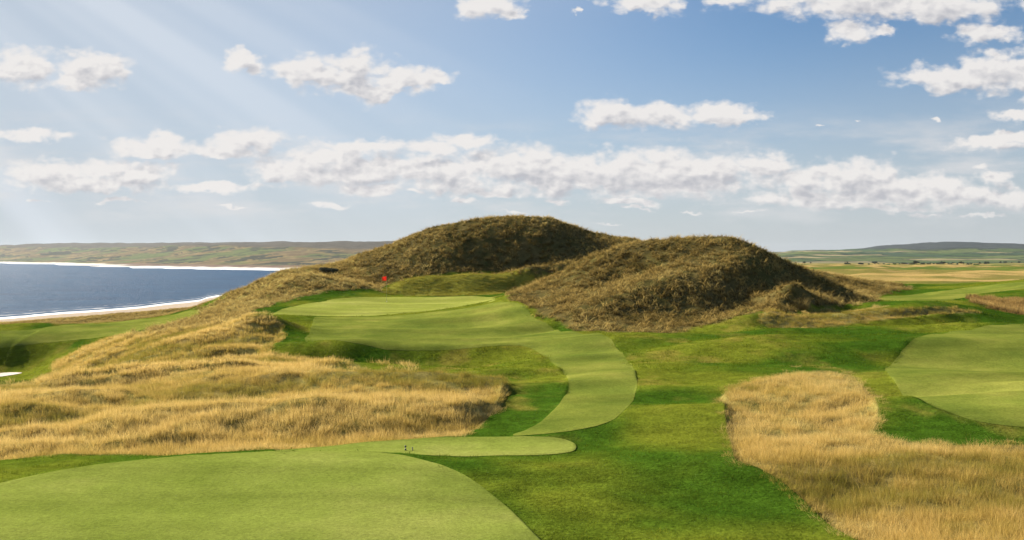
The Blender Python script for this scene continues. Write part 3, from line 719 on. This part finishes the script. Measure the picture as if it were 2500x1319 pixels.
# dark shrub on the flank, pale tussock on the lip of the hollow
def leafy(n, rx, ry, rz, size, seed, zc=None, lumps=9):
    rg = random.Random(seed); zc = rz if zc is None else zc
    L_ = [(rg.uniform(-.6, .6) * rx, rg.uniform(-.6, .6) * ry, zc + rg.uniform(-.55, .6) * rz, rg.uniform(.3, .55)) for _ in range(lumps)]
    co = []; fc = []
    for _ in range(n):
        lx, ly, lz, lr_ = rg.choice(L_)
        v = Vector((rg.gauss(0, 1), rg.gauss(0, 1), rg.gauss(0, 1))).normalized() * (rg.random() ** .4)
        p = Vector((lx + v.x * lr_ * rx, ly + v.y * lr_ * ry, lz + v.z * lr_ * rz))
        a = Vector((rg.gauss(0, 1), rg.gauss(0, 1), rg.gauss(0, 1))).normalized(); b = a.cross(Vector((rg.gauss(0, 1), rg.gauss(0, 1), rg.gauss(0, 1)))).normalized()
        s = size * rg.uniform(.6, 1.3); i = len(co)
        co += [tuple(p - a * s), tuple(p + b * s * .6), tuple(p + a * s), tuple(p - b * s * .6)]; fc.append([i, i + 1, i + 2, i + 3])
    return co, fc
from mathutils import Vector
M_leaf = simple('dark_shrub_leaves', (.075,.075,.03), .9); M_bark = simple('bark', (.09,.07,.05), .9)
M_leaf2 = simple('distant_tree_leaves', (.05,.065,.03), .9); M_wall = simple('pale_render_wall', (.26,.25,.22), .9); M_roof = simple('slate_roof', (.12,.12,.13), .8); M_win = simple('dark_window', (.03,.035,.04), .4)
yb = 137.0; xb = (800 - CX) / F * yb; zb = gz(xb, yb)
sh = empty('shrub', (xb, yb, zb), 'dark rounded shrub on the dune flank above and left of the flag', 'shrub')
co, fc = leafy(2400, 1.9, 1.3, .65, .10, 3, .5, 14); mesh_np('foliage', co, fc, M_leaf, False, sh)
co = []; fc = []
for k in range(7):
    a_ = k * .9; cc_, ff = tube([(0, 0, -.1), (.3 * math.cos(a_), .3 * math.sin(a_), .4), (.9 * math.cos(a_), .7 * math.sin(a_), .95)], [.04, .03, .012], 6); ff = [[i + len(co) for i in f] for f in ff]; co += cc_; fc += ff
mesh_np('stem', co, fc, M_bark, parent=sh)
B_pale = mat_blade('pale_tussock_blades', [(0, (.62,.45,.16)), (1, (.80,.60,.27))], (.30,.2,.06), .45)
for (px_, y_, h_, sp_, nb_, lab_) in ((1950, 82.0, 1.35, .85, 420, 'tall pale golden tussock on the lip of the shaded hollow by the right dune'), (2092, 85.0, .6, .5, 160, 'small pale tussock at the right end of the shaded hollow')):
    x_ = (px_ - CX) / F * y_
    tt = make_tuft('tussock', nb_, h_, sp_, .03, .8, B_pale, 5, 4, .6); C.objects.link(tt); tt.location = (x_, y_, gz(x_, y_) - .1); tag(tt, lab_, 'grass tussock')
# trees and cottages along the foot of the right-hand hill
def far_tree(seed, h):
    e = bpy.data.objects.new('tree', None)
    co, fc = leafy(420, h * .42, h * .42, h * .38, h * .07, seed, h * .60, 7); cr_ = mesh_np('crown', co, fc, M_leaf2, False, e)
    co, fc = tube([(0, 0, -.5), (0, 0, h * .35), (.2, .1, h * .7)], [h * .04, h * .03, h * .01], 6); mesh_np('trunk', co, fc, M_bark, parent=e); return e
TP = [far_tree(100 + s, h) for s, h in enumerate((9, 7.5, 6))]
spots = [(px_, 1350 + 60 * math.sin(px_ * .05) + k % 3 * 40) for k, px_ in enumerate(list(range(2068, 2200, 11)) + list(range(2206, 2330, 9)) + list(range(2335, 2410, 7)))] + [(px_, 2100.) for px_ in (1930, 1944, 1957, 1971, 2120, 2128, 2440, 2449, 2458, 2470, 2483, 2492)]
for k, (px_, y_) in enumerate(spots):
    src = TP[k % 3]; y_ = y_ + rng.normal(0, 60); x_ = (px_ + rng.normal(0, 6) - CX) / F * y_
    if k < 3: t_ = src; C.objects.link(t_)
    else:
        t_ = src.copy(); C.objects.link(t_)
        for ch in src.children:
            c2 = ch.copy(); C.objects.link(c2); c2.parent = t_
    t_.location = (x_, y_, gz(x_, y_)); s_ = rng.uniform(.6, 1.1); t_.scale = (s_ * 1.3, s_ * 1.1, s_ * .62); t_.rotation_euler = (0, 0, rng.random() * 6)
    tag(t_, 'small dark windblown tree on the far plain below the right-hand hill', 'tree', 'distant trees below the hill')
for k, (px_, y_, w_) in enumerate(((2213, 1500, 9), (2299, 1480, 10))):
    x_ = (px_ - CX) / F * y_; z_ = gz(x_, y_)
    lab_ = ('small pale cottage among the far trees, the left one of two', 'small pale cottage among the far trees, the right one of two')[k]
    hs_ = empty('cottage', (x_, y_, z_), lab_, 'cottage', 'cottages on the far plain'); hs_.rotation_euler = (0, 0, .15 * k); hs_.scale = (.65, .65, .6)
    d_ = 3.2; h_ = 3.2; r_ = 5.6; a_ = w_ / 2
    co = [(-a_, -d_, -1), (a_, -d_, -1), (a_, d_, -1), (-a_, d_, -1), (-a_, -d_, h_), (a_, -d_, h_), (a_, d_, h_), (-a_, d_, h_), (-a_, 0, r_), (a_, 0, r_)]
    mesh_np('wall', co, [[0, 1, 5, 4], [2, 3, 7, 6], [1, 2, 6, 9, 5], [3, 0, 4, 8, 7]], M_wall, False, hs_)
    co = [(-a_ - .3, -d_ - .4, h_ - .2), (a_ + .3, -d_ - .4, h_ - .2), (a_ + .3, 0, r_ + .1), (-a_ - .3, 0, r_ + .1), (a_ + .3, d_ + .4, h_ - .2), (-a_ - .3, d_ + .4, h_ - .2)]
    rf_ = mesh_np('roof', co, [[0, 1, 2, 3], [3, 2, 4, 5]], M_roof, False, hs_)
    cx2 = a_ - .6; co = [(cx2 + i * .45, j * .45, zz) for zz in (r_ - .4, r_ + 1.1) for i, j in ((-1, -1), (1, -1), (1, 1), (-1, 1))]
    mesh_np('chimney', co, [[0, 1, 5, 4], [1, 2, 6, 5], [2, 3, 7, 6], [3, 0, 4, 7], [4, 5, 6, 7]], M_wall, False, rf_)
    for wx in (-a_ * .55, 0, a_ * .55):
        co = [(wx - .45, -d_ - .03, 1.0), (wx + .45, -d_ - .03, 1.0), (wx + .45, -d_ - .03, 2.2), (wx - .45, -d_ - .03, 2.2)]
        mesh_np('window', co, [[0, 1, 2, 3]], M_win, False, hs_)

# ------------------------------------------------------------------ haze
hm = bpy.data.materials.new('sea_air'); hm.use_nodes = True; hn = hm.node_tree; hn.nodes.remove(hn.nodes['Principled BSDF'])
pv = hn.nodes.new('ShaderNodeVolumePrincipled'); pv.inputs['Density'].default_value = HAZE; pv.inputs['Color'].default_value = (.78,.88,1,1); pv.inputs['Anisotropy'].default_value = .2
hn.links.new(pv.outputs[0], hn.nodes['Material Output'].inputs['Volume'])
x0, x1, y0, y1, z0, z1 = -13000, 10000, -9500, 10000, -9, 175
if HAZE > 0:
    co = [(x0, y0, z0), (x1, y0, z0), (x1, y1, z0), (x0, y1, z0), (x0, y0, z1), (x1, y0, z1), (x1, y1, z1), (x0, y1, z1)]
    o = mesh_np('haze', co, [[3, 2, 1, 0], [4, 5, 6, 7], [0, 1, 5, 4], [1, 2, 6, 5], [2, 3, 7, 6], [3, 0, 4, 7]], hm, False); o['kind'] = 'stuff'

# ------------------------------------------------------------------ light, sky, camera
SUN_AZ = math.radians(-51); SUN_EL = math.radians(26)
sd = (math.sin(SUN_AZ) * math.cos(SUN_EL), math.cos(SUN_AZ) * math.cos(SUN_EL), math.sin(SUN_EL))
sun = bpy.data.lights.new('sun', 'SUN'); sun.energy = 5.0; sun.angle = math.radians(.6); sun.color = (1, .92, .78)
so = bpy.data.objects.new('sun', sun); C.objects.link(so)
from mathutils import Vector
so.rotation_euler = Vector(sd).to_track_quat('Z', 'Y').to_euler(); so.location = (0, 0, 60)

w = bpy.data.worlds.new('World'); bpy.context.scene.world = w; w.use_nodes = True; nt = w.node_tree; N = nt.nodes; Lk = nt.links
bg = N['Background']; bg.inputs['Strength'].default_value = 0.055
sky = N.new('ShaderNodeTexSky'); sky.sky_type = 'NISHITA'; sky.sun_disc = False; sky.sun_elevation = SUN_EL; sky.sun_rotation = SUN_AZ; sky.air_density = 1.0; sky.dust_density = .6; sky.ozone_density = 2.0
tc = N.new('ShaderNodeTexCoord'); gen = tc.outputs['Generated']
def vmath(op, a, b=None, c_=None):
    n = N.new('ShaderNodeVectorMath'); n.operation = op
    for i, x in enumerate((a, b, c_)):
        if x is None: continue
        if isinstance(x, tuple): n.inputs[i].default_value = x
        else: Lk.new(x, n.inputs[i])
    return n.outputs['Value'] if op in ('LENGTH', 'DOT_PRODUCT') else n.outputs['Vector']
sep = N.new('ShaderNodeSeparateXYZ'); Lk.new(gen, sep.inputs[0])
iy = math_n(nt, 'DIVIDE', 1.0, math_n(nt, 'MAXIMUM', sep.outputs['Y'], .08))
uv = N.new('ShaderNodeCombineXYZ'); Lk.new(math_n(nt, 'MULTIPLY', sep.outputs['X'], iy), uv.inputs[0]); Lk.new(math_n(nt, 'MULTIPLY', sep.outputs['Z'], iy), uv.inputs[1])
UV = uv.outputs[0]
CL = [(55,168,115,52),(-60,170,90,50),(235,172,120,50),(180,190,90,30),(585,148,52,30),(615,172,30,18),(745,178,92,48),(870,180,95,62),(900,220,70,40),(985,192,90,40),(1060,195,55,22),
 (1185,12,85,36),(1240,35,40,18),(1570,10,100,32),(1410,32,22,10),(2150,5,380,44),(2080,72,75,30),(2160,72,40,14),(2300,20,190,34),(1780,0,70,18),(2410,78,88,34),(2320,188,170,36),(2440,175,120,60),(2550,190,120,60),
 (1500,272,100,38),(1600,285,190,34),(1770,278,80,34),(1830,288,60,22),(70,332,105,18),(380,362,140,28),(400,345,60,24),(600,342,120,34),(540,368,90,22),
 (130,428,150,40),(300,420,140,34),(230,448,200,24),(520,455,130,15),(280,490,65,9),(100,492,40,5),(890,362,180,22),(800,385,110,26),(1140,345,90,18),(1050,365,90,18),
 (730,415,120,32),(900,412,170,36),(1080,420,180,46),(1280,410,170,48),(1400,430,250,48),(1560,420,180,52),(1700,425,170,50),(1760,410,90,36),(1870,405,80,34),(1640,455,200,28),
 (1960,440,110,30),(2060,435,130,46),(2130,440,90,46),(2200,465,150,38),(2020,485,190,24),(2350,480,170,26),(2450,485,120,28),(2300,450,50,22),(2420,435,42,18),(2150,508,200,12),
 (900,460,90,16),(800,497,75,9),(1010,470,40,8),(1130,488,50,7),(1360,488,42,7),(1530,493,75,10),(1550,510,50,6),(1200,465,80,12),(1690,515,40,5),(1830,515,60,6),(570,505,50,6),
 (2400,352,115,18),(2470,330,50,14),(2460,285,60,16),(2395,404,24,9),(2287,288,16,9),(1995,303,16,6),(2105,301,14,5),(2250,525,60,5),(2400,528,90,6),(1250,520,50,4),(1480,548,40,3),(680,440,60,8),(2360,527,40,5)]
def cloud_field(vec):
    last = None
    for (px, py, rx, ry) in CL:
        if 365 < py < 500 and px > 600: ry *= 1.22; rx *= 1.08
        ax, ay = F / rx, F / ry
        cu, cv = (px - CX) / F, (HOR - py) / F
        d = vmath('LENGTH', vmath('MULTIPLY_ADD', vec, (ax, ay, 0.0), (-cu * ax, -cv * ay, 0.0)))
        if ry <= 12: d = math_n(nt, 'ADD', d, .22)
        last = d if last is None else sm(last, d)
    return last
def sm(a, b):
    n = N.new('ShaderNodeMath'); n.operation = 'SMOOTH_MIN'; n.inputs[2].default_value = .35; Lk.new(a, n.inputs[0]); Lk.new(b, n.inputs[1]); return n.outputs[0]
def wnoise(vec, scale, detail, rough, col=False):
    n = N.new('ShaderNodeTexNoise'); n.inputs['Scale'].default_value = scale; n.inputs['Detail'].default_value = detail; n.inputs['Roughness'].default_value = rough
    Lk.new(vec, n.inputs['Vector']); return n.outputs['Color'] if col else n.outputs['Fac']
# the noise is stretched so that features flatten towards the horizon
st = vmath('MULTIPLY', UV, (1.0, 1.6, 1.0))
wob = vmath('SUBTRACT', wnoise(st, 26, 4, .6, True), (.5, .5, .5))
v2 = vmath('ADD', UV, vmath('MULTIPLY', wob, (.050, .028, 0)))
def puffs_at(v):
    vo = N.new('ShaderNodeTexVoronoi'); vo.feature = 'SMOOTH_F1'; vo.inputs['Scale'].default_value = 50; vo.inputs['Detail'].default_value = 1.5; vo.inputs['Roughness'].default_value = .6; vo.inputs['Smoothness'].default_value = .35
    Lk.new(vmath('ADD', v, vmath('MULTIPLY', wob, (.02, .02, 0))), vo.inputs['Vector'])
    return math_n(nt, 'ADD', math_n(nt, 'MULTIPLY', wnoise(v, 30, 5, .58), 1.35), math_n(nt, 'MULTIPLY', vo.outputs['Distance'], -.44))
f1 = cloud_field(v2); p1 = puffs_at(st); p2 = puffs_at(vmath('ADD', st, (-.0045, .009, 0.0)))
f2 = cloud_field(vmath('ADD', v2, (-.008, .015, 0.0)))
dn = math_n(nt, 'SUBTRACT', math_n(nt, 'ADD', .76, p1), f1)
dn2 = math_n(nt, 'SUBTRACT', math_n(nt, 'ADD', .78, p2), f2)
def maprange(v, a, b, c0=0., c1=1., smooth=True):
    m = N.new('ShaderNodeMapRange'); m.interpolation_type = 'SMOOTHSTEP' if smooth else 'LINEAR'
    for i, x in zip(('From Min', 'From Max', 'To Min', 'To Max'), (a, b, c0, c1)): m.inputs[i].default_value = x
    Lk.new(v, m.inputs['Value']); return m.outputs[0]
alpha = maprange(dn, -.08, .55)
relief = math_n(nt, 'MULTIPLY', math_n(nt, 'SUBTRACT', p2, p1), 1.0)
shade = maprange(math_n(nt, 'ADD', dn2, relief), .22, 1.25, 0., .95, False)
def mixc(f, a, b):
    m = N.new('ShaderNodeMix'); m.data_type = 'RGBA'
    if isinstance(f, float): m.inputs[0].default_value = f
    else: Lk.new(f, m.inputs[0])
    for i, x in ((6, a), (7, b)):
        if isinstance(x, tuple): m.inputs[i].default_value = (*x, 1)
        else: Lk.new(x, m.inputs[i])
    return m.outputs[2]
K = 1 / .055; EV = 2 ** -1.25
ccol = mixc(shade, (.86 * K * EV, .83 * K * EV, .81 * K * EV), (.50 * K * EV, .505 * K * EV, .545 * K * EV))
# hazy air near the horizon and towards the sun
elev = sep.outputs['Z']
front = maprange(sep.outputs['Y'], -.2, .3)
skyc = vmath('MULTIPLY', sky.outputs[0], (.64, .76, .87))
hz = maprange(elev, .0, .26, 1., 0.)
skyc = mixc(math_n(nt, 'MULTIPLY', hz, .78), skyc, (.56 * K * EV, .59 * K * EV, .64 * K * EV))
dsun = vmath('DOT_PRODUCT', vmath('NORMALIZE', gen), sd)
glow = maprange(dsun, .40, 1.0, 0., .9)
skyc = mixc(glow, skyc, (.52 * K * EV, .58 * K * EV, .65 * K * EV))
# soft sunbeams fanning out from the sun: bearing round the sun direction
S = Vector(sd); e1 = S.cross(Vector((0, 0, 1))).normalized(); e2 = S.cross(e1).normalized()
ang = N.new('ShaderNodeMath'); ang.operation = 'ARCTAN2'; Lk.new(vmath('DOT_PRODUCT', gen, tuple(e1)), ang.inputs[0]); Lk.new(vmath('DOT_PRODUCT', gen, tuple(e2)), ang.inputs[1])
cb = N.new('ShaderNodeCombineXYZ'); Lk.new(ang.outputs[0], cb.inputs[0])
beam = maprange(wnoise(cb.outputs[0], 7.0, 2, .6), .42, .64)
beam = math_n(nt, 'MULTIPLY', beam, maprange(dsun, .55, .88, 0., .52))
skyc = mixc(beam, skyc, (.74 * K * EV, .79 * K * EV, .86 * K * EV))
veil = wnoise(vmath('MULTIPLY', UV, (1.0, 4.5, 1.0)), 7, 6, .6)
veil = math_n(nt, 'MULTIPLY', maprange(veil, .42, .70, 0., .75), math_n(nt, 'MULTIPLY', maprange(elev, .02, .06), maprange(elev, .10, .17, 1., 0.)))
skyc = mixc(veil, skyc, (.72 * K * EV, .72 * K * EV, .73 * K * EV))
fin = mixc(math_n(nt, 'MULTIPLY', alpha, maprange(elev, .01, .07, .35, .96)), skyc, ccol)
Lk.new(fin, bg.inputs['Color'])
w.cycles.sampling_method = 'MANUAL'; w.cycles.sample_map_resolution = 256

cam = bpy.data.cameras.new('camera'); co_ = bpy.data.objects.new('camera', cam); C.objects.link(co_)
cam.sensor_width = 36; cam.lens = 36 * F / 2500; cam.shift_y = -(659.5 - HOR) / 2500; cam.clip_end = 30000; cam.clip_start = .3
co_.location = (0, 0, CZ); co_.rotation_euler = (math.radians(90), 0, 0)
sc = bpy.context.scene; sc.camera = co_
sc.view_settings.view_transform = 'Standard'; sc.view_settings.look = 'None'; sc.view_settings.exposure = 1.25; sc.view_settings.gamma = 1
sc.cycles.max_bounces = 5; sc.cycles.diffuse_bounces = 3; sc.cycles.transparent_max_bounces = 8
print('done', time.time() - T0)
